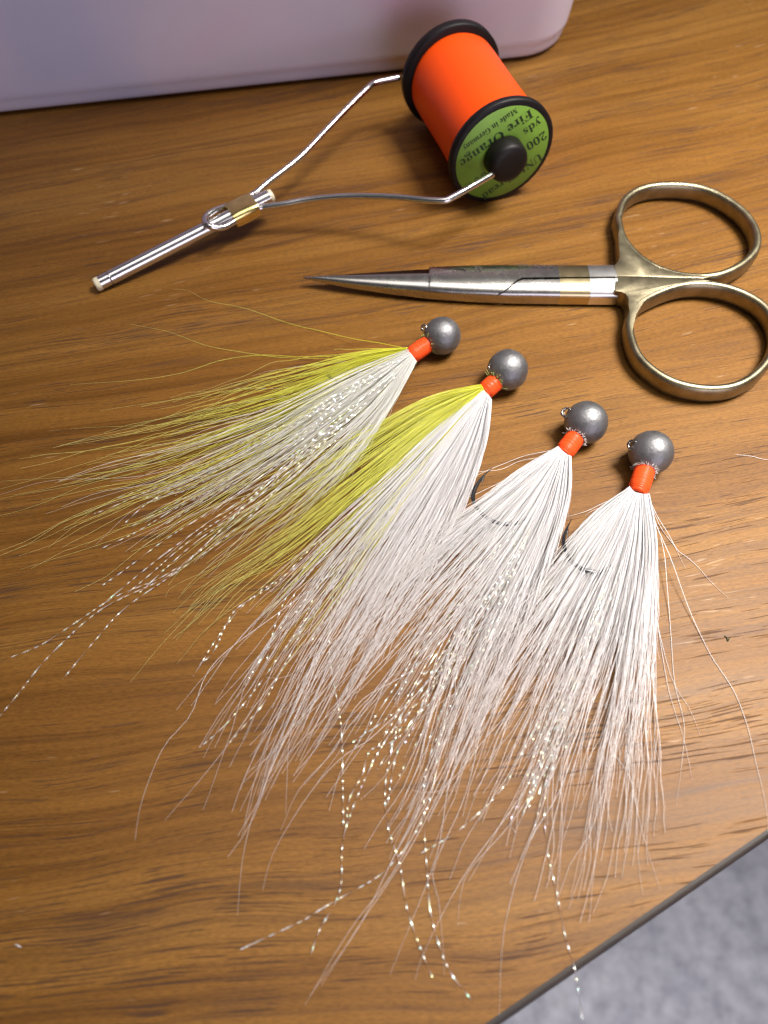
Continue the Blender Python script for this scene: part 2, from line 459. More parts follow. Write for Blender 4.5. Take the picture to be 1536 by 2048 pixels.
def text_mesh(name, s, size, width, c, xd, yd, mat, parent, thick=.02, label=None):
    cu = bpy.data.curves.new('lettering_curve', 'FONT'); cu.body = s; cu.size = size; cu.align_x = 'CENTER'; cu.resolution_u = 3
    o = bpy.data.objects.new('lettering_curve', cu); col.objects.link(o)
    dg = bpy.context.evaluated_depsgraph_get(); dg.update()
    me0 = o.evaluated_get(dg).to_mesh()
    co = np.array([q.co[:] for q in me0.vertices]); fs = [tuple(p.vertices) for p in me0.polygons]
    o.evaluated_get(dg).to_mesh_clear(); bpy.data.objects.remove(o); bpy.data.curves.remove(cu)
    k = 1.0 if width is None else width / (co[:, 0].max() - co[:, 0].min())
    cx = (co[:, 0].max() + co[:, 0].min()) / 2
    nd = np.cross(xd, yd)
    p = np.asarray(c) + ((co[:, :1] - cx) * k) * xd + co[:, 1:2] * yd
    n = len(p)
    vv = np.vstack([p + nd * thick]); 
    return mesh(name, vv, fs, mat, parent, smooth=False, label=label)
def ltext(s, u, vv, size, width):
    text_mesh('lettering', bold(s), size, width, SC + tx * u + ty * vv + ax * .055, tx, ty, M['ink'], lab)
ltext('UNI-Thread', .4, 6.2, 2.9, 15.2)
ltext('200', -7.5, 1.6, 3.0, 4.6)
ltext('6/0 W', 7.6, 1.0, 3.0, 5.4)
ltext('yds', -7.9, -2.2, 3.0, 4.0)
ltext('Fire Orange', -.2, -5.6, 3.3, 17.6)
ltext('Made in Germany', 0, -8.2, 2.0, 13.0)

# ------------------------------------------------------------------ bobbin holder
tipz, colz = 1.5, 6.2
t0 = P(190, 571, tipz); t1 = P(545, 390, colz + .3)
bob = thing('thread_bobbin', 'chrome wire bobbin holder with brass collar and cream ceramic tip, gripping the orange spool', 'bobbin', (*P(300, 510, 0)[:2], 0))
td = (t1 - t0) / np.linalg.norm(t1 - t0); TL = np.linalg.norm(t1 - t0)
fixn(sharp(mesh('tube', *lathe([(1.1, 1.30), (1.2, 1.46), (3.3, 1.46), (3.45, 1.28), (3.6, 1.50), (TL - .9, 1.50), (TL - .8, 1.3)], t0, td, 32), M['chrome'], bob), 35))
fixn(mesh('ceramic_tip', *lathe([(0.0, .75), (-.02, 1.05), (.15, 1.34), (.55, 1.44), (1.2, 1.44)], t0, td, 32, cap=False), M['ceramic'], bob))
fixn(mesh('ceramic_tip', *lathe([(TL - .85, 1.4), (TL - .3, 1.4), (TL, 1.25), (TL, .8)], t0, td, 32, cap=False), M['ceramic'], bob))
WZ = 12.0
def zline(px, py):
    p = P(px, py, 5.0); d = np.dot(p - t0, td); return float(np.interp(d, [0, 39, 82], [tipz, tipz + 39 * td[2], WZ]))
loop = [(508, 388), (486, 399), (457, 411), (428, 422), (412, 434), (411, 446), (421, 453), (445, 455), (474, 440), (497, 428), (518, 417)]
up_arm = [(498, 393), (514, 384), (540, 362), (600, 315), (650, 263), (700, 211), (735, 177), (748, 167), (770, 161), (800, 155)]
lo_arm = [(497, 428), (520, 416), (536, 413), (570, 408), (620, 399), (690, 393), (780, 394), (850, 400), (888, 401), (902, 396), (940, 375), (985, 349)]
def wire(name, pts, dz=0.0, n=70, r=.68):
    # the loop climbs over the tube at its closed end
    q = np.array([P(x, y, zline(x, y) + dz + 1.9 * float(np.interp(x, [418, 458], [1, 0]))) for x, y in pts])
    return fixn(mesh(name, *tube(crom(q, n), r, 20), M['chrome'], bob))
wire('loop', loop, .25); wire('arm', up_arm, .25, 90); wire('arm', lo_arm, .25, 90)
cdir = td; c0 = t0 + td * 32.6; c1 = t0 + td * 38.6; cp = np.linspace(0, 1, 6)[:, None]
cc = c0 + (c1 - c0) * cp
vv_, ff_ = tube(cc, [2.85, 2.98, 3.0, 3.0, 2.98, 2.85], 28, rv=[1.7, 1.85, 1.87, 1.87, 1.85, 1.7], power=3.6)
fixn(sharp(mesh('brass_collar', vv_, ff_, M['brass'], bob), 50))
K = SC
fixn(mesh('knob', *lathe([(.1, 4.2), (.5, 4.5), (3.2, 4.45), (3.9, 4.2), (4.3, 3.6), (4.45, 2.6), (4.5, .6)], K, ax, 40), M['knob'], bob))
fixn(mesh('knob', *lathe([(-SL - .1, 4.2), (-SL - .5, 4.5), (-SL - 3.2, 4.4), (-SL - 4.2, 3.2)], K, ax, 40), M['knob'], bob))

# ------------------------------------------------------------------ scissors
sc = thing('scissors', 'small steel scissors with champagne gold finger loops and one gold band on the shank', 'scissors', (*P(1228, 565)[:2], 0))
CZ = 2.35
ST = [(607, 555.5, .12, .12), (640, 556.5, .65, .6), (700, 559, 1.65, 1.05), (780, 561, 2.75, 1.5), (858, 562.5, 3.6, 1.85), (940, 563.5, 4.2, 2.0), (1000, 564, 4.45, 2.05), (1040, 564.5, 4.5, 2.1), (1110, 565, 4.55, 2.1), (1228, 566, 4.6, 2.1), (1250, 566, 4.6, 2.1)]
ST = np.array(ST)
def st(x): return [np.interp(x, ST[:, 0], ST[:, k]) for k in (1, 2, 3)]
sdir = P(1228, 566, CZ) - P(607, 555.5, CZ); sdir[2] = 0; sdir /= np.linalg.norm(sdir); sn = np.array([-sdir[1], sdir[0], 0])
def half(name, xs, th0, th1, mat, parent, k=1.0, n=22, power=2.3, dzf=None):
    """Loft of the part of the shank's oval between two angles (0 = back, 90 = top, 180 = front), closed inside."""
    v = []; f = []
    for x in xs:
        y, a, b = st(x); c = P(x, y, CZ); lo, hi = th0(x), th1(x)
        sec = []
        for q in np.linspace(lo, hi, n):
            r = R_(q); cq = math.copysign(abs(math.cos(r)) ** (2 / power), math.cos(r)); sq = math.copysign(abs(math.sin(r)) ** (2 / power), math.sin(r))
            sec.append(c + sn * a * k * cq + np.array([0, 0, b * k * sq]))
        inner = [sec[-1] * .999 + np.array([0, 0, -.0]), ]
        z = c[2] - b * .8 * k
        sec += [np.array([sec[-1][0], sec[-1][1], min(z, sec[-1][2] - .02)]), np.array([sec[0][0], sec[0][1], min(z, sec[0][2] - .02)])]
        v += sec
    m = n + 2
    for i in range(len(xs) - 1):
        for j in range(m): f.append((i * m + j, i * m + (j + 1) % m, (i + 1) * m + (j + 1) % m, (i + 1) * m + j))
    f.append(tuple(range(m))); f.append(tuple((len(xs) - 1) * m + j for j in range(m))[::-1])
    return sharp(fixn(mesh(name, np.array(v), f, mat, parent)), 38)
SPL = 98.0
def seam(x): return float(np.interp(x, [985, 992, 1030, 1042, 1260], [186, 165, 106, SPL, SPL - 6]))
xsA = np.r_[np.linspace(607, 855, 26), 857, 858, np.linspace(862, 980, 8), np.linspace(984, 1046, 26), np.linspace(1060, 1115, 4)]
def thA0(x): return float(np.interp(x, [607, 857, 858.5], [86, 86, -4]))
bladeA = half('blade', xsA, thA0, lambda x: min(184, seam(x)), M['steel'], sc)
xsB = np.r_[np.linspace(988, 1046, 26), np.linspace(1060, 1115, 4)]
bladeB = half('blade', xsB, lambda x: seam(x) + 7, lambda x: 186, M['steel'], sc)
# the far blade's hollow-ground face, set lower and tipped, seen beyond the near edge
v = []; f = []
for x in np.linspace(609, 868, 30):
    y, a, b = st(x); c = P(x, y, CZ); h = b
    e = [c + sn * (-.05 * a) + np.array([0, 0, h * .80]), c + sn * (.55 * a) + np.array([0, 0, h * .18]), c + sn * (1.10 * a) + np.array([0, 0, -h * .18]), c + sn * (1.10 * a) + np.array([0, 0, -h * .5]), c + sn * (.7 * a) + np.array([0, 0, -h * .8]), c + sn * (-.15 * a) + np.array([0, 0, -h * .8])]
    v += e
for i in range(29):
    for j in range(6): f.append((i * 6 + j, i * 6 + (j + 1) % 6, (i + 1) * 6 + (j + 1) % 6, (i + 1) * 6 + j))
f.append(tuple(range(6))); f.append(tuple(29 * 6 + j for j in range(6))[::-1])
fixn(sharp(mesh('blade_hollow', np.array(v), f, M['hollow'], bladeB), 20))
for (x0, x1, mat, nm) in ((1115, 1174, M['gold'], 'gold_band'), (1174.4, 1229, M['bright'], 'bright_band')):
    half(nm, np.linspace(x0, x1, 4), lambda x: -4, lambda x: seam(x), mat, sc, 1.004)
    half(nm, np.linspace(x0, x1, 4), lambda x: seam(x) + 5, lambda x: 186, mat, sc, 1.004)
q8 = lambda x, y: (x / 2.763 + 980, y / 2.763 + 340)
HZ = 4.35
def ring(name, pts):
    q = [q8(*p) for p in pts]; q.append(q[0])
    c = crom(np.array([P(x, y, HZ) for x, y in q]), 121)[:-1]; c[:, 2] = 2.35
    o = mesh(name, *tube(c, .95, 16, closed=True, rv=2.05, power=2.7), M['handle'], sc)
    return fixn(o)
ring('finger_loop', [(711, 255), (740, 165), (795, 112), (870, 82), (960, 70), (1080, 72), (1200, 95), (1320, 152), (1420, 232), (1478, 325), (1478, 420), (1405, 502), (1290, 560), (1170, 578), (1060, 570), (960, 543), (860, 492), (785, 425), (735, 350)])
ring('finger_loop', [(792, 760), (776, 840), (790, 930), (828, 1015), (900, 1088), (1000, 1150), (1120, 1186), (1250, 1196), (1370, 1176), (1470, 1120), (1550, 1030), (1590, 930), (1580, 835), (1522, 742), (1430, 680), (1320, 638), (1200, 618), (1080, 622), (980, 648), (900, 682), (840, 715)])
up_poly = [(688, 524), (704, 510), (716, 484), (712, 420), (708, 360), (716, 300), (730, 340), (748, 385), (785, 432), (850, 490), (940, 540), (1060, 570), (1170, 580), (1230, 590), (1180, 597.5), (1000, 593), (850, 588), (688, 585)]
lo_poly = [(690, 586.5), (850, 589.5), (1000, 594.5), (1160, 600), (1230, 612), (1200, 616), (1080, 622), (980, 648), (905, 683), (850, 728), (810, 795), (797, 850), (785, 900), (770, 850), (768, 770), (762, 705), (748, 682), (720, 670), (690, 668)]
for pl in (up_poly, lo_poly):
    slab('handle_bridge', [P(*q8(*p), HZ)[:2] for p in pl], .45, HZ + .02, M['handle'], sc, bev=.16, seg=2)
# marks cut and etched in the shank (sit just above the oval's top)
def on_shank(x, yoff):
    y, a, b = st(x); c = P(x, y, CZ); u = yoff * a; cc_ = abs(yoff) ** 2.3
    return c + sn * u + np.array([0, 0, b * (max(0, 1 - cc_)) ** (1 / 2.3) + .09])
sl = [on_shank(907, .42), on_shank(930, .26), on_shank(931.5, .34), on_shank(908, .52)]
mesh('slot_mark', np.array(sl), [(0, 1, 2, 3)], M['dark'], bladeA, smooth=False)
def shank_text(s, x, yo, size, width):
    c = on_shank(x, yo); c2 = on_shank(x, yo + .12); yd = (c2 - c) / np.linalg.norm(c2 - c)
    text_mesh('engraving', s, size, width, c + np.array([0, 0, .04]), sdir, yd, M['etch'], bladeA, thick=.03)
shank_text('DR SLICK', 1071, .50, 1.7, 7.6)
shank_text('\u00df', 955, .22, 2.2, 1.3)

# ------------------------------------------------------------------ jigs
def smooth(a, b, t): x = np.clip((t - a) / (b - a), 0, 1); return x * x * (3 - 2 * x)
def strands(px, z, r, along_l=None, sides=3):
    """Many thin tubes at once. px (H,S,2) photo pixels, z (H,S) mm, r (H,S) mm -> verts, faces, along."""
    H, S, _ = px.shape
    c = P(px[..., 0], px[..., 1], z)
    t = np.gradient(c, axis=1); t /= np.linalg.norm(t, axis=2)[..., None] + 1e-9
    s = np.cross(t, [0, 0, 1.0]); s /= np.linalg.norm(s, axis=2)[..., None] + 1e-9
    u = np.cross(s, t)
    a = np.arange(sides) * 2 * np.pi / sides + .5
    v = c[:, :, None] + r[..., None, None] * (s[:, :, None] * np.cos(a)[:, None] + u[:, :, None] * np.sin(a)[:, None])
    idx = np.arange(H * S * sides).reshape(H, S, sides)
    f = np.stack([idx[:, :-1], np.roll(idx, -1, 2)[:, :-1], np.roll(idx, -1, 2)[:, 1:], idx[:, 1:]], -1).reshape(-1, 4)
    al = np.broadcast_to(np.linspace(0, 1, S)[None, :, None], (H, S, sides))
    if along_l is not None: al = al * along_l[:, None, None]
    return v.reshape(-1, 3), f, al.reshape(-1)
def fan(guides, n, lmin, lmax, lpow, zc, rc, S=26, clumps=36, ubeta=(1, 1), wave=2.2, rr=(.080, .026), lift=1.6, ztop=1.3, cross=.36, side=1.0, vr=(0, 1), grip=.95):
    bk = np.array(guides[len(guides) // 2][0], float); b2 = np.array(guides[len(guides) // 2][1], float); bv = (bk - b2) / np.linalg.norm(bk - b2) * 2
    G = []
    for g in guides:
        g = [np.array(p_, float) for p_ in g]; d_ = g[-1] - g[-2]; Lg = sum(np.linalg.norm(g[i + 1] - g[i]) for i in range(len(g) - 1))
        G.append(crom([g[0] + bv] + g + [g[-1] + d_ / np.linalg.norm(d_) * .15 * Lg + rng.normal(0, 6, 2), g[-1] + d_ / np.linalg.norm(d_) * .3 * Lg + rng.normal(0, 14, 2)], 60))
    G = np.array(G); lmin, lmax = lmin / 1.3, lmax / 1.3                     # (g,60,2)
    ug = np.linspace(0, 1, len(guides))
    u0 = rng.beta(*ubeta, n); uc = np.sort(rng.random(clumps))
    ci = np.abs(u0[:, None] + rng.normal(0, .03, (n, 1)) - uc[None]).argmin(1)
    l = lmin + (lmax - lmin) * rng.random(n) ** lpow
    t = np.linspace(0, 1, S)[None]
    tt = t * l[:, None]
    drift = np.where(rng.random(n) < cross, rng.normal(0, .17, n), rng.normal(0, .045, n))[:, None]
    cst = rng.beta(4, 1.4, n)[:, None] * grip
    ut = u0[:, None] + (uc[ci] - u0)[:, None] * cst * smooth(.1, .8, tt) + drift * tt ** 1.4
    ut = np.clip(ut, -.06, 1.06)
    k = np.clip(ut, 0, 1) * (len(guides) - 1); i = np.minimum(k.astype(int), len(guides) - 2); fr = (ut * (len(guides) - 1) - i)[..., None]
    q = np.clip(tt, 0, 1) * 59; j = np.minimum(q.astype(int), 58); fj = (q - j)[..., None]
    def at(ii): return G[ii, j] * (1 - fj) + G[ii, j + 1] * fj
    px = at(i) * (1 - fr) + at(i + 1) * fr
    # waviness: shared inside a clump plus its own
    d = np.gradient(px, axis=1); d /= np.linalg.norm(d, axis=2)[..., None] + 1e-9
    nrm = np.stack([-d[..., 1], d[..., 0]], -1)
    ph = rng.random(clumps) * 6.28; fq = rng.uniform(4, 8, clumps); am = rng.normal(0, wave * 2.2, clumps)
    wv = (am[ci][:, None] * np.sin(fq[ci][:, None] * tt + ph[ci][:, None]) + rng.normal(0, wave * 1.3, n)[:, None] * np.sin(rng.uniform(6, 15, n)[:, None] * tt + rng.random(n)[:, None] * 6.28)
          + rng.normal(0, wave * .75, n)[:, None] * np.sin(rng.uniform(18, 34, n)[:, None] * tt + rng.random(n)[:, None] * 6.28))
    kn = rng.normal(0, wave * 1.15, (n, 13)); kn[:, :2] *= .2; xs = np.linspace(0, 12, S)
    rw = np.stack([np.interp(xs, np.arange(13), q_) for q_ in kn])
    wv = wv + rw * (.5 + tt)
    px = px + nrm * (wv * smooth(.05, .5, tt))[..., None]
    v = vr[0] + (vr[1] - vr[0]) * rng.random(n)
    ang = (v * 2 - 1)
    zr = zc + rc * .93 * ang
    # across the collar: spread the roots over its face
    wid = -rc * 2.6 * np.sqrt(np.maximum(.05, 1 - ang ** 2))
    px = px + nrm * (side * (u0[:, None] * 2 - 1) * wid[:, None] * (1 - smooth(0.03, .30, tt)))[..., None]
    zend = .10 + v * ztop
    z = zr[:, None] + (zend - zr)[:, None] * smooth(0, .62, tt) + (lift * v)[:, None] * np.sin(np.pi * np.clip(tt / .7, 0, 1)) + rng.random(n)[:, None] * .35 * tt
    z = np.maximum(z - (v[:, None] * ztop * .8) * smooth(.6, 1.0, tt), .07)
    rad = rr[0] * rng.uniform(.75, 1.2, n)[:, None] * np.interp(t, [0, .12, .55, 1], [.8, 1.0, .78, rr[1] / rr[0]])
    return px, z, rad, l
def traced(pts, S=44, z0=3.0, z1=.12, wave=1.4):
    px = crom(pts, S); t = np.linspace(0, 1, S)
    d = np.gradient(px, axis=0); d /= np.linalg.norm(d, axis=1)[:, None] + 1e-9
    nr = np.stack([-d[:, 1], d[:, 0]], -1)
    px = px + nr * (rng.normal(0, wave) * np.sin(rng.uniform(9, 22) * t + rng.random() * 6) * smooth(0, .2, t))[:, None]
    z = z1 + (z0 - z1) * (1 - smooth(0, .45, t))
    return px, z
def hair_strand(pts, mat, par, r=.058, z0=3.0):
    px, z = traced(pts, z0=z0)
    rad = r * np.interp(np.linspace(0, 1, len(z)), [0, .6, 1], [1, .85, .25])
    v, f, al = strands(px[None], z[None], rad[None], sides=4)
    return mesh('hair_strand', v, f, mat, par, attr=al)
def tinsel_strand(pts, par, z0=2.6, z1=.25, w=.105, S=None, crink=1.0, hold=.55):
    """A flat pearl ribbon twisted along its length; each half turn flashes once."""
    q = np.asarray(pts, float); L = np.linalg.norm(np.diff(q, axis=0), axis=1).sum()
    S = int(L / 2.0)
    px, _ = traced(pts, S, wave=1.2 * crink)
    t = np.linspace(0, 1, S)
    z = z1 + (z0 - z1) * (1 - smooth(0, hold, t)) + .12 * np.sin(t * 30 + rng.random() * 6)
    c = P(px[:, 0], px[:, 1], np.maximum(z, .17))
    tg, s, u = frames(c)
    arc = np.r_[0, np.cumsum(np.linalg.norm(np.diff(c, axis=0), axis=1))]
    th = rng.random() * 6.28 + arc * math.pi / rng.uniform(1.5, 2.2) + 1.1 * np.sin(arc * .55 + rng.random() * 6) + .7 * np.sin(arc * 1.3 + rng.random() * 6)
    d = s * np.cos(th)[:, None] + u * np.sin(th)[:, None]
    v = np.stack([c - d * w, c + d * w], 1).reshape(-1, 3)
    f = [(2 * i, 2 * i + 1, 2 * i + 3, 2 * i + 2) for i in range(S - 1)]
    return mesh('tinsel_strand', v, f, M['tinsel'], par, smooth=True)
def guide_path(guides, u, a, b, ext_=0.0):
    G = [crom(g, 40) for g in guides]; k = u * (len(G) - 1); i = min(int(k), len(G) - 2); fr = k - i
    g = G[i] * (1 - fr) + G[i + 1] * fr
    if ext_ > 0: g = np.vstack([g, g[-1] + (g[-1] - g[-4]) / np.linalg.norm(g[-1] - g[-4]) * ext_])
    n0 = int(a * 39); n1 = max(n0 + 8, int(b * 39)) if ext_ <= 0 else len(g)
    g = g[n0:n1]; return g[::4] if len(g) > 16 else g[::3]

def jig(label, ball, br, neck, butt, rc, hookpts, eye=None, stub='white', bend=3.9):
    """ball: centre px; br radius mm; neck / butt: ends of the thread wrap (px)."""
    bc = P(ball[0], ball[1], br)
    root = thing('bucktail_jig', label, 'fishing lure', (bc[0], bc[1], 0), 'lead head bucktail jigs laid in a row')
    # ball with a slight casting seam
    v, f = [], []
    bm = bmesh.new(); bmesh.ops.create_icosphere(bm, subdivisions=5, radius=1.0)
    for q in bm.verts:
        d = np.array(q.co); d /= np.linalg.norm(d)
        r = br * (1 + .006 * math.sin(3 * d[0] + 5 * d[1] + ball[0]) * math.sin(4 * d[2] + 2 * d[0]) + .006 * math.exp(-((d @ np.array([.5, -.3, .81]) - .35) / .03) ** 2))
        v.append(bc + d * r)
    bm.verts.index_update(); f = [tuple(q.index for q in p.verts) for p in bm.faces]; bm.free()
    head = mesh('head', np.array(v), f, M['lead'], root); fixn(head)
    zc = br * .86
    n0 = P(*neck, zc); b0 = P(*butt, zc - .3)
    axd = (b0 - n0) / np.linalg.norm(b0 - n0); b0 = b0 + axd * .45; rc_w = rc * .95; L = np.linalg.norm(b0 - n0)
    s0 = bc + (n0 - bc) * .35
    pr = []; al = []
    m = 44
    for i in range(m):
        t = i / (m - 1); r = rc_w * (1.0 + .05 * math.sin(t * math.pi) - 0.26 * max(0, t - .8) / .2 - .10 * max(0, .12 - t) / .12) + .022 * math.sin(i * 2.3) + .018 * math.sin(i * 1.05) * (1 + .5 * math.sin(i * .31))
        pr.append((t * L, r))
    v, f = lathe(pr, n0, axd, 28)
    fixn(mesh('thread_wrap', v, f, M['wrap'], root, attr=np.repeat([p[0] for p in pr], 28)))
    # neck of lead that the thread grips
    fixn(mesh('neck', *lathe([(0, rc * .9), (np.linalg.norm(n0 - s0), rc * .72)], s0, (n0 - s0), 20), M['lead'], head))
    # hook: shank, bend, point and barb
    hz = np.interp(np.linspace(0, 1, len(hookpts)), [0, .55, 1], [zc - .3, bend, bend * .72])
    hp = crom(np.array([P(x, y, z) for (x, y), z in zip(hookpts, hz)]), 80)
    tt = np.linspace(0, 1, 80)
    hk = fixn(mesh('hook', *tube(hp, 0.36 * np.interp(tt, [0, .86, 1], [1, 1, .12]), 10), M['hook'], root))
    bi = 71; bd = hp[bi] - hp[bi + 3]; bd /= np.linalg.norm(bd); bs = np.cross(bd, [0, 0, 1.0])
    sgn = 1 if np.dot(bs, hp[0] - hp[bi]) > 0 else -1
    fixn(mesh('barb', *tube(crom(np.array([hp[bi + 3] + bs * sgn * .15, hp[bi + 1] + bs * sgn * .42, hp[bi] + bs * sgn * .8 + bd * .35]), 8), [.2, .19, .17, .14, .12, .09, .05, .02], 6), M['hook'], hk))
    if eye is not None:
        ec = P(eye[0], eye[1], br + 1.5); er = eye[2]
        a = np.linspace(0, 2 * np.pi, 28, endpoint=False)
        ev = Vector((cam.location.x * 1000 - ec[0], cam.location.y * 1000 - ec[1], CAM_H - ec[2])).normalized()
        nrm = (ev + Vector((eye[3], eye[4], .2))).normalized()
        x_ = nrm.orthogonal().normalized(); y_ = nrm.cross(x_)
        cc = np.array([ec + np.array(x_) * er * math.cos(q) + np.array(y_) * er * math.sin(q) for q in a])
        vv, ff = [], []
        for i, q in enumerate(a):
            rd = np.array(x_) * math.cos(q) + np.array(y_) * math.sin(q)
            for k2 in range(8):
                w_ = 2 * math.pi * k2 / 8; vv.append(cc[i] + (rd * math.cos(w_) + np.array(nrm) * math.sin(w_)) * .27)
        for i in range(28):
            for k2 in range(8): ff.append((i * 8 + k2, i * 8 + (k2 + 1) % 8, ((i + 1) % 28) * 8 + (k2 + 1) % 8, ((i + 1) % 28) * 8 + k2))
        eyo = fixn(mesh('hook_eye', np.array(vv), ff, M['eyelet'], root))
        dd = bc - ec; dl = np.linalg.norm(dd); dd /= dl
        fixn(mesh('eye_stem', *lathe([(er * .9, .5), (dl - br * .8, .75)], ec, dd, 14), M['lead'], eyo))
    # trimmed hair ends standing at the front of the wrap
    side = np.cross(axd, [0, 0, 1.0]); v_all, f_all, a_all = [], [], []; base = 0
    off = next(q for q in np.linspace(0, 6, 121) if np.linalg.norm(n0 + axd * q - bc) > br * .93)
    cnt = 60 if stub == 'white' else 30
    for i in range(cnt):
        q = rng.uniform(-.4, 3.5); rd = side * math.cos(q) + np.array([0, 0, 1.0]) * math.sin(q)
        p0 = n0 + rd * rc * 1.0 + axd * (off + rng.uniform(-.1, .35))
        ln = rng.uniform(.25, .62) if stub == 'white' else rng.uniform(.3, 1.0)
        dr = rd * rng.uniform(.6, 1.2) - axd * rng.uniform(-.1, .6) + rng.normal(0, .25, 3)
        c = np.array([p0, p0 + dr * ln * .5, p0 + dr * ln])
        tv, tf = tube(c, [.085, .08, .06], 4)
        v_all.append(tv); f_all += [tuple(x + base for x in y) for y in tf]; a_all += [0, .5, 1] * 0 + [0] * 4 + [.5] * 4 + [1] * 4; base += len(tv)
    mesh('trimmed_ends', np.vstack(v_all), f_all, M['stub_hair' if stub == 'white' else 'lime_stub'], root, kind='stuff', attr=a_all)
    return root, zc - .3, rc

def hair_part(name, root, mat, packs):
    V_, F_, A_ = [], [], []; b = 0
    for px, z, r, l in packs:
        v, f, a = strands(px, z, r, along_l=np.clip(l * 1.25, .5, 1))
        V_.append(v); F_.append(f + b); A_.append(a); b += len(v)
    return mesh(name, np.vstack(V_), np.vstack(F_), mat, root, kind='stuff', attr=np.concatenate(A_))

# --- first jig: yellow under cream white, leftmost
r1, z1, c1_ = jig('bucktail jig with yellow over cream hair fanned far left, nearest the scissor blades', (884, 672), 3.72, (860, 685), (822, 711), 1.72,
    [(850, 692), (810, 718), (760, 745), (715, 766), (690, 770), (668, 762), (654, 748), (664, 743), (690, 735)], (848, 656, .55, -.9, .2), 'lime', 2.4)
g1 = [[(816, 700), (745, 701), (660, 712), (570, 733), (470, 765), (340, 800)],
      [(816, 702), (700, 743), (560, 803), (400, 848), (220, 890), (70, 915)],
      [(818, 706), (690, 773), (530, 865), (350, 945), (150, 1010), (0, 1070)],
      [(820, 710), (700, 800), (570, 895), (420, 985), (290, 1060), (160, 1130)],
      [(823, 714), (730, 820), (620, 910), (500, 1010), (390, 1090), (270, 1200)],
      [(826, 718), (770, 820), (695, 920), (610, 1000), (520, 1080), (420, 1170)],
      [(829, 722), (800, 780), (765, 845), (725, 925), (690, 990), (640, 1060)]]
hair_part('yellow_bucktail', r1, M['yellow_hair'], [fan(g1[:5], 170, .30, 1.1, 1.5, z1, c1_, ubeta=(1.1, 1.5), vr=(0, .75), lift=.7),
    fan(g1, 80, .4, .95, 1.2, z1, c1_, ubeta=(1.6, 1.2), vr=(0, .35), lift=.3)])
hair_part('white_bucktail', r1, M['cream_hair'], [fan(g1[2:], 220, .10, .40, 1, z1, c1_, vr=(.4, 1), lift=1.6, rr=(.06, .03)), fan(g1[1:], 210, .18, .74, 1.1, z1, c1_, ubeta=(2.2, 1.5), vr=(.45, 1), lift=1.6), fan(g1[1:], 60, .5, 1.0, 1, z1, c1_, vr=(.2, .9))])
for p in ([(812, 697), (740, 682), (660, 668), (560, 640), (470, 612), (415, 600), (375, 582), (345, 580)],
          [(812, 699), (720, 708), (600, 713), (520, 712), (440, 722), (360, 745), (250, 762), (140, 771)],
          [(815, 700), (700, 716), (560, 714), (430, 695), (340, 665), (260, 648)],
          [(810, 702), (690, 725), (560, 765), (440, 785), (350, 800), (200, 822)],
          [(812, 704), (620, 780), (420, 838), (240, 852), (140, 860)],
          [(815, 706), (560, 830), (380, 880), (220, 898), (60, 910)],
          [(818, 708), (600, 860), (420, 940), (260, 985), (120, 1060), (30, 1100)],
          [(818, 708), (560, 860), (330, 925), (150, 950), (0, 965)],
          [(818, 708), (580, 850), (360, 905), (190, 960), (60, 985), (0, 1000)],
          [(820, 711), (560, 900), (370, 1020), (210, 1085), (40, 1140)]): hair_strand(p, M['yellow_hair'], r1, .06)
for p in ([(812, 703), (700, 722), (620, 730), (540, 742), (505, 752)], [(820, 710), (620, 850), (430, 960), (280, 1010), (190, 1090)], [(815, 706), (540, 850), (320, 945), (110, 960), (0, 990)]):
    hair_strand(p, M['white_hair'], r1, .055)
for u, a, b, e in ((.36, .12, .8, 0), (.40, .2, .82, 0), (.44, .15, .75, 0), (.47, .2, .9, 0), (.52, .25, .8, 0), (.58, .2, 1, 10), (.62, .2, 1, 40), (.66, .25, 1, 60), (.70, .3, .9, 0), (.33, .3, .7, 0), (.38, .1, .85, 0), (.42, .1, .8, 0), (.49, .2, .95, 0), (.64, .2, 1, 20)):
    tinsel_strand(guide_path(g1, u, a * 1.1, b, e), r1, z0=5.4, hold=.95)
for p in ([(800, 720), (720, 745), (640, 768), (560, 777), (500, 776), (465, 776)],
          [(790, 745), (600, 900), (420, 1080), (330, 1150), (230, 1195), (150, 1245), (80, 1290), (20, 1316)],
          [(790, 745), (620, 890), (440, 1060), (340, 1150), (200, 1220), (100, 1310), (40, 1385), (0, 1432)],
          [(795, 750), (640, 890), (470, 1060), (360, 1140), (250, 1215), (190, 1280), (125, 1360)],
          [(790, 735), (600, 845), (440, 930), (350, 975), (290, 1010), (250, 1045)]): tinsel_strand(p, r1, z0=5.6, hold=.8)

# --- second jig: bright chartreuse beside white
r2, z2, c2_ = jig('bucktail jig with bright chartreuse stripe beside white hair, second from the scissor blades', (1015, 740), 3.92, (996, 760), (970, 782), 1.78,
    [(985, 770), (940, 815), (890, 870), (840, 915), (815, 925), (795, 915), (785, 895), (795, 880), (815, 860)], (982, 733, .55, -.9, .2), 'lime', 1.6)
gy2 = [[(962, 773), (860, 795), (745, 850), (610, 920), (460, 1000), (310, 1080)],
       [(964, 776), (860, 830), (720, 925), (565, 1040), (430, 1130), (310, 1230)],
       [(966, 780), (870, 860), (750, 970), (610, 1090), (470, 1200), (340, 1330)]]
gw2 = [[(967, 782), (870, 880), (750, 1000), (620, 1130), (480, 1290), (350, 1470)],
       [(970, 786), (890, 900), (790, 1040), (690, 1200), (600, 1350), (520, 1540)],
       [(973, 790), (920, 910), (850, 1050), (765, 1190), (690, 1330), (600, 1500)],
       [(976, 796), (958, 900), (915, 1020), (862, 1130), (805, 1240), (730, 1390)],
       [(979, 800), (972, 880), (946, 970), (908, 1060), (865, 1150), (810, 1250)]]
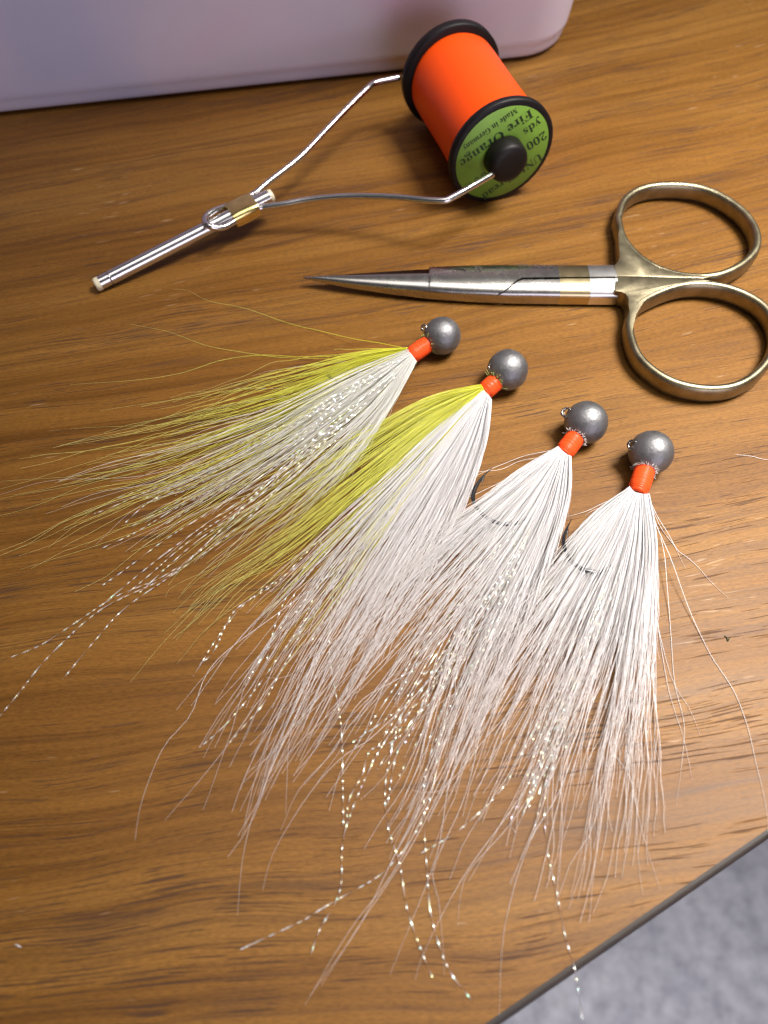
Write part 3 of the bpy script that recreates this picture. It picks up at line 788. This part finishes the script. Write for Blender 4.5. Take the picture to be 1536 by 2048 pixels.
hair_part('yellow_bucktail', r2, M['yellow_hair'], [fan(gy2, 140, .10, .42, 1, z2, c2_, vr=(.2, 1), lift=1.5, rr=(.06, .03)), fan(gy2, 155, .28, 1.0, 1.7, z2, c2_, ubeta=(1.1, 1.1), clumps=26, lift=1.4, side=.9), fan(gy2[1:] + gw2[:2], 110, .3, .8, 1.2, z2, c2_, vr=(.15, .95), lift=1.2)])
hair_part('white_bucktail', r2, M['white_hair'], [fan(gw2, 300, .12, .48, 1.0, z2, c2_, vr=(.1, 1), lift=1.9, rr=(.062, .03)), fan(gw2, 320, .26, .92, 1.35, z2, c2_, ubeta=(1.2, 1.15), clumps=30, lift=1.9, side=.9), fan(gy2[2:] + gw2[:3], 80, .3, .8, 1.2, z2, c2_, vr=(.5, 1)), fan(gw2[:4], 80, .6, 1.2, 1, z2, c2_, vr=(.2, .8))])
for p in ([(975, 800), (960, 850), (962, 880), (945, 910), (938, 960)],
          [(970, 792), (800, 1040), (640, 1240), (520, 1400), (440, 1510), (330, 1640)],
          [(970, 792), (760, 1060), (560, 1220), (430, 1330), (385, 1430), (330, 1490), (295, 1560), (275, 1620), (266, 1680)],
          [(972, 794), (800, 1050), (660, 1260), (600, 1420), (545, 1540), (500, 1650), (480, 1740), (472, 1830)],
          [(972, 794), (790, 1080), (650, 1300), (585, 1450), (575, 1560), (573, 1630)],
          [(972, 794), (780, 1050), (640, 1250), (560, 1400), (520, 1480), (480, 1580)]): hair_strand(p, M['white_hair'], r2, .062)
for p in ([(968, 784), (640, 1080), (440, 1180), (340, 1270), (260, 1365)], [(966, 780), (700, 980), (480, 1110), (350, 1170), (330, 1195)]): hair_strand(p, M['yellow_hair'], r2, .055)
for p in ([(900, 870), (740, 1010), (610, 1120), (500, 1200), (440, 1270), (400, 1330), (385, 1352)],
          [(900, 870), (760, 990), (650, 1070), (560, 1160), (470, 1220), (430, 1300), (400, 1330)],
          [(880, 890), (720, 1030), (640, 1070), (665, 1150), (660, 1290), (670, 1370), (680, 1440), (683, 1500), (684, 1560), (688, 1650)],
          [(880, 890), (700, 1060), (600, 1170), (570, 1240), (520, 1320), (490, 1370)],
          [(890, 880), (760, 1030), (650, 1150), (590, 1290), (555, 1355), (525, 1410), (490, 1450), (455, 1490)],
          [(890, 890), (740, 1070), (640, 1200), (560, 1310), (510, 1380), (455, 1445), (400, 1495)],
          [(890, 880), (720, 1050), (630, 1110), (580, 1180), (545, 1270), (530, 1330)],
          [(900, 880), (760, 1040), (720, 1110), (690, 1180), (660, 1240)]): tinsel_strand(p, r2, z0=4.0)
for u, a, b, e in ((.10, .25, .7, 0), (.16, .3, .8, 0), (.22, .3, .75, 0), (.3, .35, .7, 0)): tinsel_strand(guide_path(gw2, u, a, b, e), r2, z0=4.2)

# --- third jig: all white, steel eye with hair caught in it
r3, z3, c3_ = jig('all white bucktail jig with fibres caught in its hook eye, beside the chartreuse one', (1172, 845), 3.95, (1153, 872), (1128, 905), 1.82,
    [(1140, 890), (1105, 950), (1075, 1010), (1048, 1040), (1018, 1049), (985, 1042), (958, 1022), (946, 992), (960, 960), (983, 937)], (1133, 825, .82, -.1, .3))
g3 = [[(1118, 897), (1045, 938), (960, 1000), (860, 1060), (755, 1120), (640, 1220)],
      [(1120, 899), (1040, 970), (935, 1060), (815, 1190), (700, 1320), (590, 1450)],
      [(1124, 903), (1060, 1010), (970, 1130), (865, 1260), (780, 1390), (705, 1500)],
      [(1128, 907), (1090, 1030), (1030, 1160), (955, 1300), (895, 1440), (830, 1600)],
      [(1133, 911), (1120, 1020), (1080, 1150), (1030, 1290), (975, 1420), (905, 1590)],
      [(1138, 914), (1138, 985), (1112, 1085), (1080, 1170), (1045, 1260), (1000, 1370)]]
hair_part('white_bucktail', r3, M['white_hair'], [fan(g3, 420, .12, .5, 1.0, z3, c3_, vr=(.1, 1), lift=2.0, rr=(.062, .03)), fan(g3, 460, .24, .95, 1.35, z3, c3_, ubeta=(1.15, 1.15), clumps=38, lift=2.0, side=.9), fan(g3, 110, .6, 1.25, 1, z3, c3_, ubeta=(1.3, 1.3), vr=(.1, .8))])
for p in ([(1118, 897), (1040, 915), (960, 948), (880, 985)], [(1118, 899), (1040, 925), (985, 940), (900, 960)], [(1118, 900), (1010, 960), (900, 1010), (800, 1040)],
          [(1138, 912), (1142, 970), (1140, 1000), (1136, 1040)], [(1128, 908), (1000, 1240), (930, 1450), (800, 1720), (700, 1860), (610, 2010)],
          [(1128, 908), (1000, 1260), (920, 1480), (820, 1700), (700, 1880), (640, 1970)], [(1128, 908), (1010, 1240), (935, 1440), (800, 1690), (720, 1850), (620, 1990)],
          [(1126, 906), (900, 1300), (760, 1460), (690, 1510), (640, 1560), (590, 1630), (545, 1710), (525, 1780)],
          [(1126, 906), (880, 1290), (720, 1400), (670, 1500), (600, 1580), (560, 1660)],
          [(1128, 908), (980, 1300), (900, 1560), (870, 1720), (780, 1950)], [(1130, 910), (1000, 1320), (930, 1580), (870, 1740), (880, 1800), (885, 1950)]): hair_strand(p, M['white_hair'], r3, .062)
for u, a, b, e in ((.42, .22, .9, 0), (.45, .25, 1, 10), (.48, .2, 1, 20), (.51, .3, .95, 0), (.54, .28, 1, 30), (.40, .3, 1, 15), (.57, .35, .9, 0), (.46, .3, 1, 45), (.50, .4, .85, 0), (.53, .25, .8, 0)):
    tinsel_strand(guide_path(g3, u, a, b, e), r3, z0=3.9)
for p in ([(1060, 1060), (930, 1260), (840, 1380), (770, 1440), (705, 1485)],
          [(1060, 1060), (950, 1230), (850, 1350), (800, 1440), (775, 1540), (770, 1590), (775, 1650), (800, 1730), (815, 1820), (850, 1920), (865, 1955)],
          [(1060, 1060), (960, 1240), (880, 1360), (800, 1470), (740, 1500), (725, 1550), (700, 1600), (695, 1650)],
          [(1060, 1060), (990, 1250), (890, 1450), (870, 1560), (840, 1650), (770, 1740), (690, 1790), (640, 1820), (600, 1845), (480, 1900)],
          [(1060, 1060), (985, 1240), (900, 1420), (850, 1540), (850, 1640), (855, 1730), (860, 1830), (895, 1930), (945, 2000)],
          [(1060, 1060), (970, 1230), (880, 1380), (820, 1450), (790, 1520), (775, 1610)],
          [(1060, 1060), (930, 1270), (840, 1400), (760, 1500), (690, 1660), (680, 1780), (640, 1860), (622, 1910)]): tinsel_strand(p, r3, z0=5.0)

# --- fourth jig: all white, bare eye
r4, z4, c4_ = jig('all white bucktail jig lying farthest right, plain open hook eye and bent hook showing', (1302, 905), 3.95, (1292, 932), (1276, 982), 1.86,
    [(1284, 955), (1262, 1020), (1245, 1085), (1230, 1125), (1205, 1143), (1172, 1141), (1145, 1125), (1130, 1098), (1128, 1072), (1143, 1038)], (1265, 890, .80, -.5, .1), 'white', 4.7)
g4 = [[(1262, 978), (1200, 1018), (1135, 1080), (1065, 1160), (995, 1230), (905, 1330)],
      [(1265, 982), (1190, 1070), (1115, 1180), (1025, 1310), (955, 1430), (885, 1590)],
      [(1270, 986), (1220, 1100), (1150, 1230), (1085, 1380), (1025, 1520), (965, 1650)],
      [(1276, 989), (1250, 1120), (1210, 1260), (1160, 1400), (1120, 1530), (1090, 1660)],
      [(1282, 990), (1285, 1120), (1265, 1260), (1240, 1400), (1212, 1530), (1190, 1700)],
      [(1290, 990), (1304, 1090), (1300, 1200), (1292, 1330), (1280, 1450), (1270, 1620)],
      [(1295, 990), (1312, 1080), (1316, 1180), (1316, 1300), (1326, 1420), (1345, 1560)]]
hair_part('white_bucktail', r4, M['white_hair'], [fan(g4[:6], 420, .12, .5, 1.0, z4, c4_, vr=(.1, 1), lift=2.0, rr=(.062, .03)), fan(g4[:6], 500, .24, .95, 1.35, z4, c4_, ubeta=(1.25, 1.25), clumps=38, lift=2.0, side=.9), fan(g4, 120, .55, 1.25, 1, z4, c4_, ubeta=(1.4, 1.2), vr=(.1, .8))])
for p in ([(1292, 988), (1320, 1040), (1352, 1095), (1375, 1115), (1410, 1150), (1455, 1197)], [(1290, 988), (1325, 1060), (1350, 1095), (1372, 1138)],
          [(1290, 988), (1320, 1070), (1352, 1150), (1395, 1250), (1425, 1320), (1470, 1390), (1500, 1460), (1515, 1540), (1530, 1620), (1540, 1680)],
          [(1290, 988), (1325, 1090), (1335, 1180), (1343, 1290), (1350, 1370), (1368, 1450), (1362, 1540), (1352, 1612)],
          [(1290, 988), (1312, 1100), (1305, 1180), (1320, 1270), (1345, 1360), (1380, 1420), (1400, 1470)],
          [(1288, 988), (1305, 1120), (1318, 1260), (1335, 1370), (1365, 1470), (1385, 1560)],
          [(1286, 988), (1290, 1200), (1312, 1340), (1308, 1470), (1320, 1540), (1328, 1590)],
          [(1262, 980), (1220, 1000), (1165, 1025), (1120, 1036)], [(1262, 982), (1210, 1010), (1170, 1030)],
          [(1280, 988), (1270, 1300), (1250, 1480), (1280, 1640), (1320, 1780)], [(1280, 988), (1230, 1350), (1220, 1480), (1265, 1580), (1285, 1790)],
          [(1278, 988), (1200, 1330), (1130, 1560), (1055, 1690), (1010, 1850), (1000, 2030)], [(1278, 988), (1210, 1300), (1150, 1520), (1130, 1640), (1120, 1760)],
          [(1276, 988), (1180, 1320), (1060, 1560), (930, 1750), (850, 1900), (830, 1960)], [(1278, 988), (1240, 1360), (1190, 1560), (1165, 1680), (1160, 1740)],
          [(1278, 988), (1160, 1400), (1040, 1620), (940, 1740), (920, 1800), (915, 1850)]): hair_strand(p, M['white_hair'], r4, .064)
for u, a, b, e in ((.40, .25, .9, 0), (.43, .28, 1, 0), (.46, .3, .95, 0), (.48, .3, 1, 0), (.44, .35, 1, 0), (.50, .3, .9, 0), (.38, .3, .85, 0), (.47, .4, 1, 10), (.42, .4, .9, 0)):
    tinsel_strand(guide_path(g4, u, a, b, e), r4, z0=3.9)
for p in ([(1210, 1170), (1150, 1330), (1090, 1420), (1040, 1510), (1000, 1580), (920, 1660), (840, 1710)],
          [(1210, 1170), (1150, 1330), (1110, 1450), (1060, 1560), (1020, 1640), (1030, 1665)],
          [(1210, 1170), (1160, 1340), (1110, 1470), (1090, 1600), (1095, 1700), (1115, 1790), (1130, 1870), (1150, 1940), (1165, 2040)],
          [(1210, 1170), (1150, 1330), (1100, 1470), (1070, 1570), (1040, 1640)]): tinsel_strand(p, r4, z0=5.0)

# fibres of hair looped through the third jig's eye
for p in ([(1140, 867), (1135, 850), (1128, 832), (1130, 820)], [(1138, 868), (1134, 852), (1137, 836), (1139, 826)], [(1141, 866), (1137, 845), (1130, 830)]):
    q = np.array([P(x, y, z) for (x, y), z in zip(p, np.linspace(3.6, 5.2, len(p)))])
    c = crom(q, 14); v, f = tube(c, .055, 5)
    mesh('caught_fibre', v, f, M['stub_hair'], r3, attr=np.zeros(len(v)))

# ------------------------------------------------------------------ loose bits on the wood
def loose(name, label, cat, pts, mat, r, z=.12):
    px = crom(pts, 24); c = P(px[:, 0], px[:, 1], z); v, f = tube(c, r * np.interp(np.linspace(0, 1, 24), [0, .5, 1], [.5, 1, .4]), 5)
    o = mesh(name, v, f, mat, None, attr=np.repeat(np.linspace(0, 1, 24), 5)); o['label'] = label; o['category'] = cat
loose('loose_hair', 'single pale loose hair on bare wood below the scissor loop at the right', 'hair', [(1470, 909), (1500, 912), (1525, 918), (1560, 922)], M['white_hair'], .05)
loose('dust_fibre', 'tiny dark forked dust fibre on the bare wood right of the last jig', 'dust', [(1449, 1271), (1454, 1276), (1456, 1282), (1460, 1274)], M['ink'], .10, .12)
loose('lint_speck', 'tiny white lint speck alone on dark wood at bottom left', 'lint', [(31, 1889), (36, 1891), (41, 1894), (43, 1893)], M['stub_hair'], .16, .16)
